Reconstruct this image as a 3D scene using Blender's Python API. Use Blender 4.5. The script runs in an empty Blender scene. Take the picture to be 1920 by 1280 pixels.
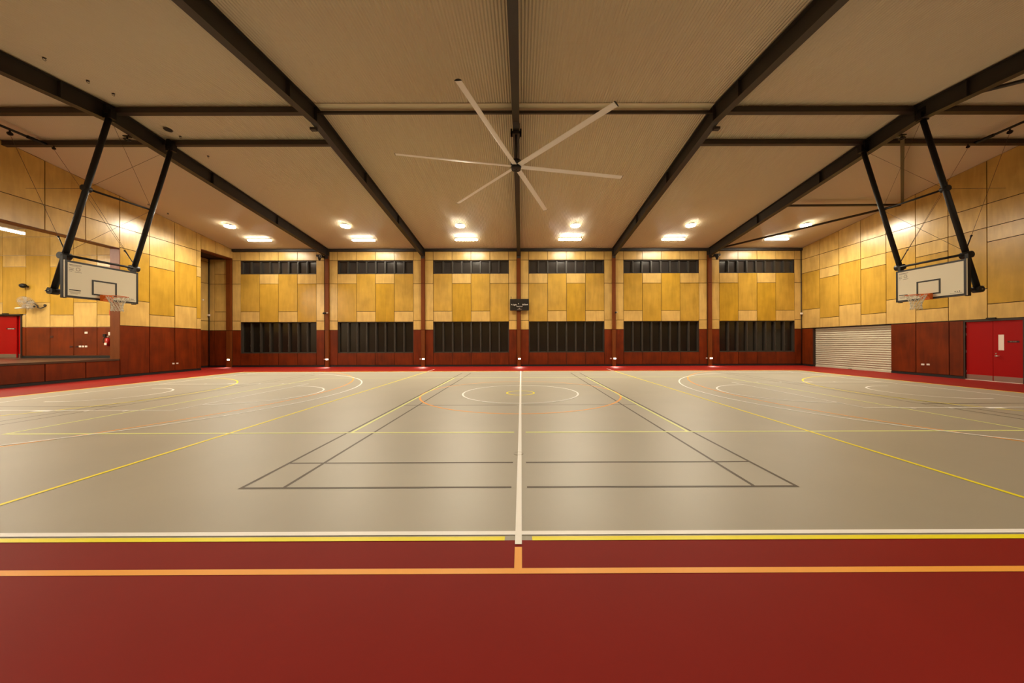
import bpy, math, random
from mathutils import Vector, Matrix
random.seed(7)
S = bpy.context.scene
COL = S.collection
PI = math.pi

# ---------------------------------------------------------------- dimensions (metres, court centre = origin)
RIDGE, EAVE, YB, YF = 8.97, 7.75, 11.45, -11.60
SL = (RIDGE - EAVE) / YB
def roof(y): return RIDGE - SL * abs(y)
def xl(y): return -18.45 - .055 * (y - 1.5)
def xr(y): return 18.42 + .021 * (y - 2)
COLX = [-12.72, -6.42, -.12, 6.14, 12.47]          # rafters and wall posts
LVL = [2.42, 3.03, 3.65, 5.47, 6.05, 6.98]         # heights of the plywood joints

# ---------------------------------------------------------------- materials
def mat(name, col, rough=.5, metal=0., spec=.5, noise=0., nscale=8., stretch=(1, 1, 1), bump=0., coat=0.):
    m = bpy.data.materials.new(name); m.use_nodes = True
    nt = m.node_tree; b = nt.nodes['Principled BSDF']
    b.inputs['Base Color'].default_value = (*col, 1)
    b.inputs['Roughness'].default_value = rough
    b.inputs['Metallic'].default_value = metal
    b.inputs['Specular IOR Level'].default_value = spec
    b.inputs['Coat Weight'].default_value = coat
    b.inputs['Coat Roughness'].default_value = .25
    if noise or bump:
        tc = nt.nodes.new('ShaderNodeTexCoord'); mp = nt.nodes.new('ShaderNodeMapping')
        mp.inputs['Scale'].default_value = stretch
        nz = nt.nodes.new('ShaderNodeTexNoise'); nz.inputs['Scale'].default_value = nscale
        nz.inputs['Detail'].default_value = 6
        nt.links.new(tc.outputs['Object'], mp.inputs['Vector']); nt.links.new(mp.outputs[0], nz.inputs['Vector'])
        if noise:
            mr = nt.nodes.new('ShaderNodeMapRange')
            mr.inputs['From Min'].default_value = .3; mr.inputs['From Max'].default_value = .7
            mr.inputs['To Min'].default_value = 1 - noise; mr.inputs['To Max'].default_value = 1 + noise
            mx = nt.nodes.new('ShaderNodeMix'); mx.data_type = 'RGBA'; mx.blend_type = 'MULTIPLY'
            mx.inputs['Factor'].default_value = 1
            mx.inputs[6].default_value = (*col, 1)
            nt.links.new(nz.outputs['Fac'], mr.inputs['Value']); nt.links.new(mr.outputs[0], mx.inputs[7])
            nt.links.new(mx.outputs[2], b.inputs['Base Color'])
        if bump:
            bp = nt.nodes.new('ShaderNodeBump'); bp.inputs['Strength'].default_value = bump
            bp.inputs['Distance'].default_value = .01
            nt.links.new(nz.outputs['Fac'], bp.inputs['Height']); nt.links.new(bp.outputs[0], b.inputs['Normal'])
    return m

def ply(name, pale, gold, rough, streak=.16, spec=.5):
    """varnished plywood; the mesh attributes 'tone' and 'shift' give each sheet its own colour and grain"""
    m = bpy.data.materials.new(name); m.use_nodes = True
    nt = m.node_tree; N = nt.nodes; L = nt.links; b = N['Principled BSDF']
    a = N.new('ShaderNodeAttribute'); a.attribute_name = 'tone'
    s = N.new('ShaderNodeAttribute'); s.attribute_name = 'shift'
    tc = N.new('ShaderNodeTexCoord')
    ad = N.new('ShaderNodeVectorMath'); ad.operation = 'MULTIPLY_ADD'
    L.new(s.outputs['Fac'], ad.inputs[0]); ad.inputs[1].default_value = (13, 17, 11); L.new(tc.outputs['Object'], ad.inputs[2])
    mp = N.new('ShaderNodeMapping'); mp.inputs['Scale'].default_value = (3.2, 3.2, .5); L.new(ad.outputs[0], mp.inputs['Vector'])
    n1 = N.new('ShaderNodeTexNoise'); n1.inputs['Scale'].default_value = 1.6; n1.inputs['Detail'].default_value = 7
    n1.inputs['Distortion'].default_value = .6; L.new(mp.outputs[0], n1.inputs['Vector'])
    n2 = N.new('ShaderNodeTexNoise'); n2.inputs['Scale'].default_value = 1.3; n2.inputs['Detail'].default_value = 3
    L.new(ad.outputs[0], n2.inputs['Vector'])
    mx = N.new('ShaderNodeMix'); mx.data_type = 'RGBA'
    mx.inputs[6].default_value = (*pale, 1); mx.inputs[7].default_value = (*gold, 1); L.new(a.outputs['Fac'], mx.inputs['Factor'])
    ma = N.new('ShaderNodeMath'); ma.operation = 'ADD'; L.new(n1.outputs['Fac'], ma.inputs[0]); L.new(n2.outputs['Fac'], ma.inputs[1])
    mr = N.new('ShaderNodeMapRange'); mr.inputs['From Min'].default_value = .7; mr.inputs['From Max'].default_value = 1.3
    mr.inputs['To Min'].default_value = 1 - streak; mr.inputs['To Max'].default_value = 1 + streak; L.new(ma.outputs[0], mr.inputs['Value'])
    mu = N.new('ShaderNodeMix'); mu.data_type = 'RGBA'; mu.blend_type = 'MULTIPLY'; mu.inputs['Factor'].default_value = 1
    L.new(mx.outputs[2], mu.inputs[6]); L.new(mr.outputs[0], mu.inputs[7]); L.new(mu.outputs[2], b.inputs['Base Color'])
    b.inputs['Roughness'].default_value = rough
    b.inputs['Specular IOR Level'].default_value = spec
    return m

def emis(name, col, strength):
    m = bpy.data.materials.new(name); m.use_nodes = True
    b = m.node_tree.nodes['Principled BSDF']
    b.inputs['Base Color'].default_value = (.8, .8, .8, 1)
    b.inputs['Emission Color'].default_value = (*col, 1); b.inputs['Emission Strength'].default_value = strength
    return m

M = dict(
    ply=ply('birch_plywood', (.60, .40, .133), (.435, .250, .021), .27),
    dado=ply('red_stained_plywood', (.140, .021, .002), (.11, .014, .001), .46, .34, .25),
    post=mat('red_brown_post', (.155, .038, .005), .5, spec=.25, noise=.12, nscale=3, stretch=(4, 4, .6)),
    joint=mat('dark_joint_backing', (.035, .016, .007), .8),
    black=mat('black_skirting', (.006, .005, .005), .6),
    red_floor=mat('red_sports_floor', (.235, .0095, .005), .6, spec=.15, noise=.05, nscale=1.2, bump=.02),
    grey_floor=mat('grey_sports_floor', (.345, .318, .25), .46, spec=1.0, noise=.04, nscale=.8, bump=.02),
    l_white=mat('white_line_paint', (.98, .98, .96), .45),
    l_yellow=mat('yellow_line_paint', (.95, .83, .01), .45),
    l_orange=mat('orange_line_paint', (.95, .42, .06), .45),
    l_green=mat('lime_line_paint', (.80, .86, .30), .45),
    l_dark=mat('dark_brown_line_paint', (.06, .04, .02), .5),
    sheet=mat('cream_corrugated_steel', (.58, .51, .37), .30, spec=.5),
    cream=mat('cream_flashing', (.68, .60, .42), .4),
    steel=mat('charcoal_painted_steel', (.030, .025, .021), .5, noise=.1, nscale=2),
    struts=mat('dark_brown_painted_steel', (.035, .024, .017), .5),
    hoopblack=mat('black_powder_coat', (.006, .0055, .0055), .5, spec=.35),
    chrome=mat('brushed_metal', (.6, .57, .52), .3, metal=1),
    board=mat('cream_white_backboard', (.86, .80, .64), .4),
    boardblack=mat('black_board_marking', (.010, .008, .008), .4),
    faint=mat('grey_print', (.26, .20, .16), .5),
    rim=mat('orange_rim_paint', (.80, .17, .015), .35),
    net=mat('white_net_cord', (.80, .76, .66), .7),
    cable=mat('thin_steel_cable', (.10, .07, .05), .5, metal=.5),
    blade=mat('satin_fan_blade', (.86, .83, .80), .4),
    fanblack=mat('black_fan_motor', (.012, .011, .011), .4),
    winframe=mat('charcoal_window_frame', (.042, .036, .028), .45),
    glass_hi=mat('dark_upper_glass', (.030, .026, .024), .16, spec=.8),
    glass_lo=mat('dark_lower_glass', (.012, .010, .007), .2, spec=.6),
    shutter=mat('cream_roller_shutter', (.50, .47, .36), .40, noise=.04, nscale=2),
    red_door=mat('glossy_red_door', (.33, .0008, .001), .5, spec=.2),
    frame=mat('dark_door_frame', (.03, .015, .008), .5),
    kick=mat('stainless_kick_plate', (.45, .38, .32), .32, metal=.9),
    white=mat('white_plastic', (.80, .74, .66), .4),
    pane=mat('pale_vision_glass', (.85, .75, .66), .15),
    sign=mat('dark_sign_plate', (.04, .004, .003), .4),
    sb=mat('black_scoreboard_face', (.012, .010, .008), .25),
    ext=mat('red_extinguisher_paint', (.45, .01, .01), .3),
    grey=mat('grey_fan_plastic', (.50, .44, .36), .5),
    stage=mat('dark_stage_floor', (.075, .045, .028), .28, noise=.1, nscale=3),
    plain=mat('plain_stage_paint', (.45, .36, .24), .7),
    lamp=emis('bright_white_diffuser', (1, .90, .72), 26),
    lamp2=emis('pendant_diffuser', (1, .90, .72), 110),
    lampround=emis('bright_round_diffuser', (1, .88, .66), 34),
    walllamp=emis('warm_wall_lamp_lens', (1, .82, .62), 9),
)

# ---------------------------------------------------------------- mesh helper
class MB:
    def __init__(s): s.v = []; s.f = []; s.tone = []; s.shift = []; s.mi = []; s.smooth = []
    def face(s, pts, tone=0., shift=0., mi=0, sm=False):
        n = len(s.v); s.v += [tuple(p) for p in pts]; s.f.append(tuple(range(n, n + len(pts))))
        s.tone.append(tone); s.shift.append(shift); s.mi.append(mi); s.smooth.append(sm)
    def hexa(s, c, tone=0., shift=0., mi=0):
        """c: 8 corners, 0-3 one side (ccw), 4-7 the other"""
        n = len(s.v); s.v += [tuple(p) for p in c]
        for q in ((0, 3, 2, 1), (4, 5, 6, 7), (0, 1, 5, 4), (1, 2, 6, 5), (2, 3, 7, 6), (3, 0, 4, 7)):
            s.f.append(tuple(n + i for i in q)); s.tone.append(tone); s.shift.append(shift); s.mi.append(mi); s.smooth.append(False)
    def box(s, x0, x1, y0, y1, z0, z1, mi=0):
        s.hexa([(x0, y0, z0), (x1, y0, z0), (x1, y1, z0), (x0, y1, z0), (x0, y0, z1), (x1, y0, z1), (x1, y1, z1), (x0, y1, z1)], mi=mi)
    def bar(s, a, b, w, h, up=(0, 0, 1)):
        a, b = Vector(a), Vector(b); d = (b - a).normalized(); u = Vector(up); r = d.cross(u)
        if r.length < 1e-4: r = d.cross(Vector((1, 0, 0)))
        r.normalize(); u = r.cross(d).normalized(); r *= w / 2; u *= h / 2
        s.hexa([a - r - u, a + r - u, a + r + u, a - r + u, b - r - u, b + r - u, b + r + u, b - r + u])
    def tube(s, a, b, r, n=12, r2=None, cap=True):
        a, b = Vector(a), Vector(b); d = (b - a).normalized(); r2 = r if r2 is None else r2
        p = d.orthogonal().normalized(); q = d.cross(p); k = len(s.v)
        for c, rr in ((a, r), (b, r2)):
            for i in range(n):
                t = 2 * PI * i / n; s.v.append(tuple(c + (p * math.cos(t) + q * math.sin(t)) * rr))
        for i in range(n):
            j = (i + 1) % n; s.f.append((k + i, k + j, k + n + j, k + n + i)); s.tone.append(0); s.shift.append(0); s.mi.append(0); s.smooth.append(True)
        if cap:
            for q_ in (tuple(k + n - 1 - i for i in range(n)), tuple(k + n + i for i in range(n))):
                s.f.append(q_); s.tone.append(0); s.shift.append(0); s.mi.append(0); s.smooth.append(False)
    def path(s, pts, r, n=6):
        for a, b in zip(pts[:-1], pts[1:]): s.tube(a, b, r, n)
    def torus(s, c, R, r, axis='z', n=32, m=8):
        c = Vector(c); k = len(s.v)
        for i in range(n):
            t = 2 * PI * i / n; e = Vector((math.cos(t), math.sin(t), 0))
            for j in range(m):
                f = 2 * PI * j / m; p = e * (R + r * math.cos(f)) + Vector((0, 0, r * math.sin(f)))
                if axis == 'y': p = Vector((p.x, p.z, p.y))
                if axis == 'x': p = Vector((p.z, p.x, p.y))
                s.v.append(tuple(c + p))
        for i in range(n):
            for j in range(m):
                a, b = k + i * m + j, k + i * m + (j + 1) % m
                c_, d = k + ((i + 1) % n) * m + (j + 1) % m, k + ((i + 1) % n) * m + j
                s.f.append((a, d, c_, b)); s.tone.append(0); s.shift.append(0); s.mi.append(0); s.smooth.append(True)
    def ball(s, c, r, n=12, sc=(1, 1, 1)):
        c = Vector(c); k = len(s.v); m = n // 2
        for i in range(m + 1):
            ph = PI * i / m
            for j in range(n):
                t = 2 * PI * j / n
                s.v.append((c.x + r * sc[0] * math.sin(ph) * math.cos(t), c.y + r * sc[1] * math.sin(ph) * math.sin(t), c.z + r * sc[2] * math.cos(ph)))
        for i in range(m):
            for j in range(n):
                s.f.append((k + i * n + j, k + (i + 1) * n + j, k + (i + 1) * n + (j + 1) % n, k + i * n + (j + 1) % n))
                s.tone.append(0); s.shift.append(0); s.mi.append(0); s.smooth.append(True)
    def strip(s, pts, w, z, closed=False):
        """flat painted line of width w through xy points"""
        s.k = getattr(s, 'k', 0) + 1; z += s.k * .00002
        P = [Vector((p[0], p[1], 0)) for p in pts]; n = len(P); L = []; R = []
        for i in range(n):
            if closed: a, b = P[i - 1], P[(i + 1) % n]
            else: a, b = P[max(0, i - 1)], P[min(n - 1, i + 1)]
            d = (b - a).normalized(); nn = Vector((-d.y, d.x, 0)) * (w / 2)
            L.append(P[i] + nn); R.append(P[i] - nn)
        for i in range(n if closed else n - 1):
            j = (i + 1) % n
            s.face([(R[i].x, R[i].y, z), (R[j].x, R[j].y, z), (L[j].x, L[j].y, z), (L[i].x, L[i].y, z)])
    def build(s, name, m, parent=None, bevel=0.):
        me = bpy.data.meshes.new(name); me.from_pydata(s.v, [], s.f)
        for x in (m if isinstance(m, (list, tuple)) else [m]): me.materials.append(x)
        if any(s.mi): me.polygons.foreach_set('material_index', s.mi)
        me.polygons.foreach_set('use_smooth', s.smooth)
        if any(s.tone) or any(s.shift):
            a = me.attributes.new('tone', 'FLOAT', 'FACE'); a.data.foreach_set('value', s.tone)
            b = me.attributes.new('shift', 'FLOAT', 'FACE'); b.data.foreach_set('value', s.shift)
        me.update()
        o = bpy.data.objects.new(name, me); COL.objects.link(o)
        if parent is not None:
            o.parent = parent
            if parent.type == 'EMPTY':                       # world coordinates -> the Empty's frame
                me.transform(Matrix.Translation(-Vector(parent.location)))
        if bevel:
            bv = o.modifiers.new('bevel', 'BEVEL'); bv.width = bevel; bv.segments = 2; bv.limit_method = 'ANGLE'
        return o

def tag(o, label, cat, group=None, kind=None):
    o['label'] = label; o['category'] = cat
    if group: o['group'] = group
    if kind: o['kind'] = kind
    return o
def thing(name, loc, label, cat, group=None, kind=None):
    o = bpy.data.objects.new(name, None); COL.objects.link(o); o.location = loc; o.empty_display_size = .2
    return tag(o, label, cat, group, kind)
def copy_tree(o, parent=None):
    c = o.copy(); COL.objects.link(c); c.parent = parent
    for ch in [x for x in bpy.data.objects if x.parent == o]: copy_tree(ch, c)
    return c
def sub(o, parent):          # sub-part: parent is a mesh that sits at its Empty's frame
    o.parent = parent; return o
def B(*a, **k):
    m = MB(); m.box(*a, **k); return m

# ---------------------------------------------------------------- floor and painted lines
XF0, XF1 = -28.2, 18.9
gx, gy = 15.27, 7.64
f = MB()
xs = [-19.6, -gx, gx, XF1]; ys = [YF - .1, -gy, gy, YB + .1]
for i in range(3):
    for j in range(3):
        f.face([(xs[i], ys[j], 0), (xs[i + 1], ys[j], 0), (xs[i + 1], ys[j + 1], 0), (xs[i], ys[j + 1], 0)], mi=1 if i == j == 1 else 0)
f.face([(-21, 8, 0), (-19.6, 8, 0), (-19.6, YB + .1, 0), (-21, YB + .1, 0)])
floor = f.build('floor', [M['red_floor'], M['grey_floor']])
tag(floor, 'grey sports floor with a dark red surround, painted with court lines', 'floor', kind='structure')

def arc(cx, cy, r, a0, a1, n=64):
    return [(cx + r * math.cos(math.radians(a0 + (a1 - a0) * i / n)), cy + r * math.sin(math.radians(a0 + (a1 - a0) * i / n))) for i in range(n + 1)]
W = .054
# basketball (white)
w = MB(); z = .0045
for y in (-7.545, 7.53): w.strip([(-14.02, y), (14.02, y)], W, z)
for s in (-1, 1):
    w.strip([(s * 14.02, -7.57), (s * 14.02, 7.55)], W, z)
    w.strip([(s * 14, -2.475), (s * 8.2, -2.475), (s * 8.2, 2.475), (s * 14, 2.475)], W, z)
    a = arc(s * 8.2, 0, 1.775, -90, 90) if s < 0 else arc(s * 8.2, 0, 1.775, 90, 270)
    w.strip(a, W, z + .0003)
    aa = math.degrees(math.asin(6.6 / 6.75))
    a = arc(s * 12.425, 0, 6.73, -aa, aa, 96) if s < 0 else arc(s * 12.425, 0, 6.73, 180 - aa, 180 + aa, 96)
    w.strip(a, W, z + .0003)
    for yy in (-6.6, 6.6): w.strip([(s * 14, yy), (s * 12.425 - s * 1.45, yy)], W, z)
    a = arc(s * 12.7, 0, 1.3, -90, 90, 32) if s < 0 else arc(s * 12.7, 0, 1.3, 90, 270, 32)
    w.strip(a, W, z); 
    for yy in (-1.3, 1.3): w.strip([(s * 12.7, yy), (s * 12.95, yy)], W, z)
    for sy in (-1, 1):
        for xx, ww in ((12.25, .06), (11.2, .40), (10.15, .06), (9.25, .06)):
            w.strip([(s * xx - ww / 2, sy * 2.55), (s * xx + ww / 2, sy * 2.55)], .1, z)
w.strip(arc(0, 0, 1.775, 0, 360)[:-1], W, z + .0003, closed=True)
w.strip([(0, -7.70), (0, 7.72)], W, z + .0006)
for s in (-1, 1): w.strip([(s * 5.09, 7.72), (s * 5.09, 9.2)], .04, z)
w.build('white_basketball_lines', M['l_white'], floor)
# netball (yellow)
w = MB(); z = .0030
for y in (-7.62, 7.615):
    w.strip([(-gx, y), (-.11, y)], W, z); w.strip([(.11, y), (gx, y)], W, z)
for s in (-1, 1):
    w.strip([(s * 5.09, -7.6), (s * 5.09, 7.6)], W, z)
    w.strip([(s * (gx - .07), -7.6), (s * (gx - .07), 7.6)], W, z)
    a = arc(s * 15.25, 0, 4.88, -90, 90) if s < 0 else arc(s * 15.25, 0, 4.88, 90, 270)
    w.strip(a, W, z + .0003)
w.strip(arc(0, 0, .425, 0, 360, 40)[:-1], W, z, closed=True)
w.build('yellow_netball_lines', M['l_yellow'], floor)
# indoor football (orange)
w = MB(); z = .0018
for y in (-7.995, 7.99): w.strip([(-gx, y), (gx, y)], .055, z)
w.strip([(0, -8.0), (0, -7.73)], .055, z)
for s in (-1, 1):
    w.strip([(s * gx, -8), (s * gx, 8)], .055, z)
    a = arc(s * 15.35, 0, 9.03, -58, 58, 90) if s < 0 else arc(s * 15.35, 0, 9.03, 122, 238, 90)
    w.strip(a, W, z + .0003)
w.strip(arc(0, 0, 3.0, 0, 360, 90)[:-1], W, z, closed=True)
w.build('orange_football_lines', M['l_orange'], floor)
# volleyball (lime)
w = MB(); z = .0024
for y in (-4.49, 4.49):
    w.strip([(-9.05, y), (-.1, y)], W, z); w.strip([(.1, y), (9.05, y)], W, z)
for x in (-9.02, 9.02): w.strip([(x, -4.5), (x, 4.5)], W, z)
for x in (-2.96, 2.96): w.strip([(x, -4.5), (x, 4.5)], W, z)
w.build('lime_volleyball_lines', M['l_green'], floor)
# badminton (dark brown)
w = MB(); z = .0012
for cx in (-13.17, 0, 13.17):
    def cl(x): return max(-15.2, min(15.2, cx + x))
    for x in (-3.03, -2.57, 2.57, 3.03):
        if abs(cx + x) < 15.2: w.strip([(cx + x, -6.70), (cx + x, 6.70)], .04, z)
    for y in (-6.68, -5.94, -1.98, 1.98, 5.94, 6.68):
        if cx == 0:
            for s in (-1, 1): w.strip([(s * .085, y), (s * 3.05, y)], .04, z)
        else: w.strip([(cl(-3.05), y), (cl(3.05), y)], .04, z)
w.build('dark_badminton_lines', M['l_dark'], floor)

for s, nm in ((-1, 'nearer'), (1, 'farther')):
    m = MB(); m.torus((-.015, s * 5.6, .001), .062, .006, n=28, m=6); 
    m.tube((-.015, s * 5.6, .0005), (-.015, s * 5.6, .0026), .06, 28)
    tag(m.build('floor_socket', M['grey_floor']), f'small round socket cover on the floor centre line, {nm} of the two', 'floor socket', 'net post sockets on the centre line')

# ---------------------------------------------------------------- ceiling
pitch, amp, seg = .0762, .012, 8
x0, x1 = -21.0, 18.95
nx = int((x1 - x0) / pitch * seg) + 1
V = []; F = []
rows = [YB + .05, 0, YF - .05]
for y in rows:
    for i in range(nx):
        x = x0 + i * pitch / seg
        V.append((x, y, roof(y) + amp * math.cos(2 * PI * i / seg) + amp))
for r in range(2):
    for i in range(nx - 1):
        a = r * nx + i; F.append((a, a + 1, a + nx + 1, a + nx))
me = bpy.data.meshes.new('ceiling'); me.from_pydata(V, [], F); me.materials.append(M['sheet'])
ceiling = bpy.data.objects.new('ceiling', me); COL.objects.link(ceiling)
for p in me.polygons: p.use_smooth = True
tag(ceiling, 'cream corrugated steel roof lining with a low ridge across the hall', 'ceiling', kind='structure')
for a, b in ((COLX[1] + .06, COLX[2] - .06), (COLX[2] + .06, COLX[3] - .06)):
    m = MB(); za = roof(.14) - .012
    m.hexa([(a, -.14, za), (b, -.14, za), (b, 0, RIDGE - .02), (a, 0, RIDGE - .02), (a, -.14, za + .008), (b, -.14, za + .008), (b, 0, RIDGE - .012), (a, 0, RIDGE - .012)])
    m.hexa([(a, 0, RIDGE - .02), (b, 0, RIDGE - .02), (b, .17, za), (a, .17, za), (a, 0, RIDGE - .012), (b, 0, RIDGE - .012), (b, .17, za + .008), (a, .17, za + .008)])
    m.build('ridge_flashing', M['cream'], ceiling)

# ---------------------------------------------------------------- walls
def Pb(u, z_, n): return (u, YB - n, z_)
def Pl(u, z_, n): return (xl(u) + n, u, z_)
def Pr(u, z_, n): return (xr(u) - n, u, z_)
def Pf(u, z_, n): return (u, YF + n, z_)
def Ps(u, z_, n): return (u, 6.43 - n, z_)       # stage end wall
def holed(mb, P, u0, u1, z0, top, holes, depth=.25, cuts=()):
    us = sorted(set([u0, u1] + [h[i] for h in holes for i in (0, 1)] + list(cuts))); us = [u for u in us if u0 <= u <= u1]
    zs = sorted(set([z0] + [h[i] for h in holes for i in (2, 3)])) + [None]
    for a, b in zip(us[:-1], us[1:]):
        for c, d in zip(zs[:-1], zs[1:]):
            cm = ((a + b) / 2, (c + (d if d is not None else top(a))) / 2)
            if any(h[0] < cm[0] < h[1] and h[2] < cm[1] < h[3] for h in holes): continue
            da, db = (d, d) if d is not None else (top(a), top(b))
            mb.face([P(a, c, 0), P(b, c, 0), P(b, db, 0), P(a, da, 0)])
            mb.face([P(a, c, -depth), P(a, da, -depth), P(b, db, -depth), P(b, c, -depth)])
    for h in holes:
        a, b, c, d = h
        if c > z0: mb.face([P(a, c, 0), P(b, c, 0), P(b, c, -depth), P(a, c, -depth)])
        mb.face([P(a, d, 0), P(a, d, -depth), P(b, d, -depth), P(b, d, 0)])
        mb.face([P(a, c, 0), P(a, c, -depth), P(a, d, -depth), P(a, d, 0)])
        mb.face([P(b, c, 0), P(b, d, 0), P(b, d, -depth), P(b, c, -depth)])
G = .014
def sheet(mb, P, u0, u1, z0, z1, tone=0., z1b=None, n=.03, g=G):
    z1b = z1 if z1b is None else z1b
    sh = random.random() * 3; tone = max(0, min(1, tone + random.uniform(-.12, .12)))
    a, b = u0 + g, u1 - g; ca, ta, tb = z0 + g, z1 - g, z1b - g
    c = [P(a, ca, 0), P(b, ca, 0), P(b, tb, 0), P(a, ta, 0), P(a, ca, n), P(b, ca, n), P(b, tb, n), P(a, ta, n)]
    mb.hexa(c, tone=tone + .001, shift=sh)
PAT_T = [(2.42, 3.03, .1), (3.03, 5.47, 0)]
def T_levels(base=2.42): return [(base, 3.65, .12), (3.65, 6.05, .85), (6.05, 6.98, .2)]
def S_levels(base=2.42): return [(base, 3.03, .1), (3.03, 5.47, .9), (5.47, 6.05, .15), (6.05, 6.98, .2)]

# back wall
top_b = lambda u: EAVE
bays = []
starts = [-19.10] + COLX
wins = []
for i, c in enumerate(starts): wins.append((c + .68, c + 5.62))
holes = [(a, b, zz0, zz1) for a, b in wins for zz0, zz1 in ((.92, 2.96), (6.13, 7.0))]
m = MB(); holed(m, Pb, -20.6, 18.75, 0, top_b, holes)
wall_back = m.build('wall_back', M['joint'])
tag(wall_back, 'far long wall of birch plywood sheets above a red stained dado', 'wall', kind='structure')
up = MB(); lo = MB()
offs = [.12, .66, 1.905, 3.15, 4.395, 5.64, 6.17]
for bi, c in enumerate(starts):
    last = bi == 5
    e = [c + o for o in offs]
    if last: e[-1] = 18.60
    for k in (0, 5):
        a, b = e[k], e[k + 1]
        sheet(lo, Pb, a, b, .11, 2.42, .3)
        for q in ((2.42, 3.03), (3.03, 5.47), (5.47, 7.005), (7.005, 7.58)): sheet(up, Pb, a, b, *q, tone=.12)
    for k in range(1, 5):
        a, b = e[k], e[k + 1]
        sheet(lo, Pb, a, b, .11, .915, .15)
        tall_top = (k % 2 == 1) == (bi % 2 == 0)
        if bi == 5: tall_top = (k % 2 == 0)
        if tall_top: q = ((3.03 - .08, 3.65, .12), (3.65, 6.12, .85))
        else: q = ((3.03 - .08, 5.47, .9), (5.47, 6.12, .15))
        for z0_, z1_, t in q: sheet(up, Pb, a, b, z0_, z1_, t)
        sheet(up, Pb, a, b, 7.005, 7.58, .12)
# the stretch of this wall seen inside the corner alcove
for a, b in ((-20.55, -20.15), (-20.15, -19.22)):
    sheet(lo, Pb, a, b, .11, 2.42, .3)
    for q in ((2.42, 3.03), (3.03, 3.65), (3.65, 5.47), (5.47, 6.12), (6.12, 7.1)) if a > -20.2 else ((2.42, 3.03), (3.03, 5.47), (5.47, 7.1)):
        sheet(up, Pb, a, b, *q, tone=.15)
up.build('plywood_panelling', M['ply'], wall_back); lo.build('dado_panelling', M['dado'], wall_back)
B(-19.2, 18.62, YB - .11, YB - .001, 7.59, 7.74).build('eave_angle', M['steel'], wall_back)

# wall posts
for i, c in enumerate([-19.16] + COLX):
    m = MB(); wdt = .15 if i == 0 else .115
    m.box(c - wdt, c + wdt, YB - .13, YB, .0, 2.40); m.box(c - wdt, c + wdt, YB - .13, YB, 2.42, 5.46); m.box(c - wdt, c + wdt, YB - .13, YB, 5.48, 7.3)
    o = m.build(f'trim_{i + 1}', M['post'])
    tag(o, 'red brown boxed post on the far wall under the ' + ['corner header at the left end', 'first rafter from the left', 'second rafter from the left', 'middle rafter', 'second rafter from the right', 'first rafter from the right'][i], 'post', kind='structure')

# left wall (stage opening and corner alcove)
SO = (-6.2, 5.05, .86, 6.0)
AL = (9.17, YB + .05, 0, 7.13)
m = MB(); holed(m, Pl, YF, YB + .05, 0, lambda u: roof(u) + .02, [SO, AL], depth=.39, cuts=(0,))
wall_left = m.build('wall_left', M['joint'])
tag(wall_left, 'left end wall of birch plywood with the stage opening', 'wall', kind='structure')
up = MB(); lo = MB(); jm = MB()
ysL = [-11.5, -10.0, -8.75, -7.5, -6.2, -4.95, -3.7, -2.45, -1.2, .05, 1.3, 2.55, 3.8, 5.05, 6.33, 7.61, 8.89, 9.16]
for k, (a, b) in enumerate(zip(ysL[:-1], ysL[1:])):
    parts = [(a, b)]
    if a < 0 < b: parts = [(a, b)]
    st = a >= -6.21 and b <= 5.06
    ta, tb = roof(a), roof(b)
    sheet(up, Pl, a, b, 6.98, ta, .15, tb)
    if st:
        sheet(up, Pl, a, b, 6.0, 6.98, .2)
        sheet(lo, Pl, a, b, .11, .80, .1)
    else:
        sheet(lo, Pl, a, b, .11, 2.42, .3)
        ty = T_levels() if (k % 2 == 0 and k >= 13) or (k % 2 == 1 and k >= 13 and False) else S_levels()
        if k == 13 or k == 15: ty = T_levels()
        if k == 14 or k == 16: ty = S_levels()
        if k == 15:
            ty = T_levels()
        for q in ty: sheet(up, Pl, a, b, q[0], q[1], q[2])
for a, b in ((9.16, 10.17), (10.17, YB)): sheet(up, Pl, a, b, 7.14, roof(a), .15, roof(b))
up.build('plywood_panelling', M['ply'], wall_left); lo.build('dado_panelling', M['dado'], wall_left)
# reveals of the stage opening
jm.box(xl(5.05) - .41, xl(5.05) + .03, 5.035, 5.06, .86, 6.0)
jm.box(xl(-6.2) - .41, xl(-6.2) + .03, -6.21, -6.185, .86, 6.0)
jm.hexa([Pl(-6.2, 5.985, .03), Pl(5.05, 5.985, .03), Pl(5.05, 5.985, -.41), Pl(-6.2, 5.985, -.41), Pl(-6.2, 6.0, .03), Pl(5.05, 6.0, .03), Pl(5.05, 6.0, -.41), Pl(-6.2, 6.0, -.41)])
jm.build('opening_reveal', M['post'], wall_left)
m = MB()
m.hexa([Pl(9.14, 7.10, .03), Pl(YB, 7.10, .03), Pl(YB, 7.10, -.4), Pl(9.14, 7.10, -.4), Pl(9.14, 7.135, .03), Pl(YB, 7.135, .03), Pl(YB, 7.135, -.4), Pl(9.14, 7.135, -.4)])
m.build('alcove_reveal', M['post'], wall_left)
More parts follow.
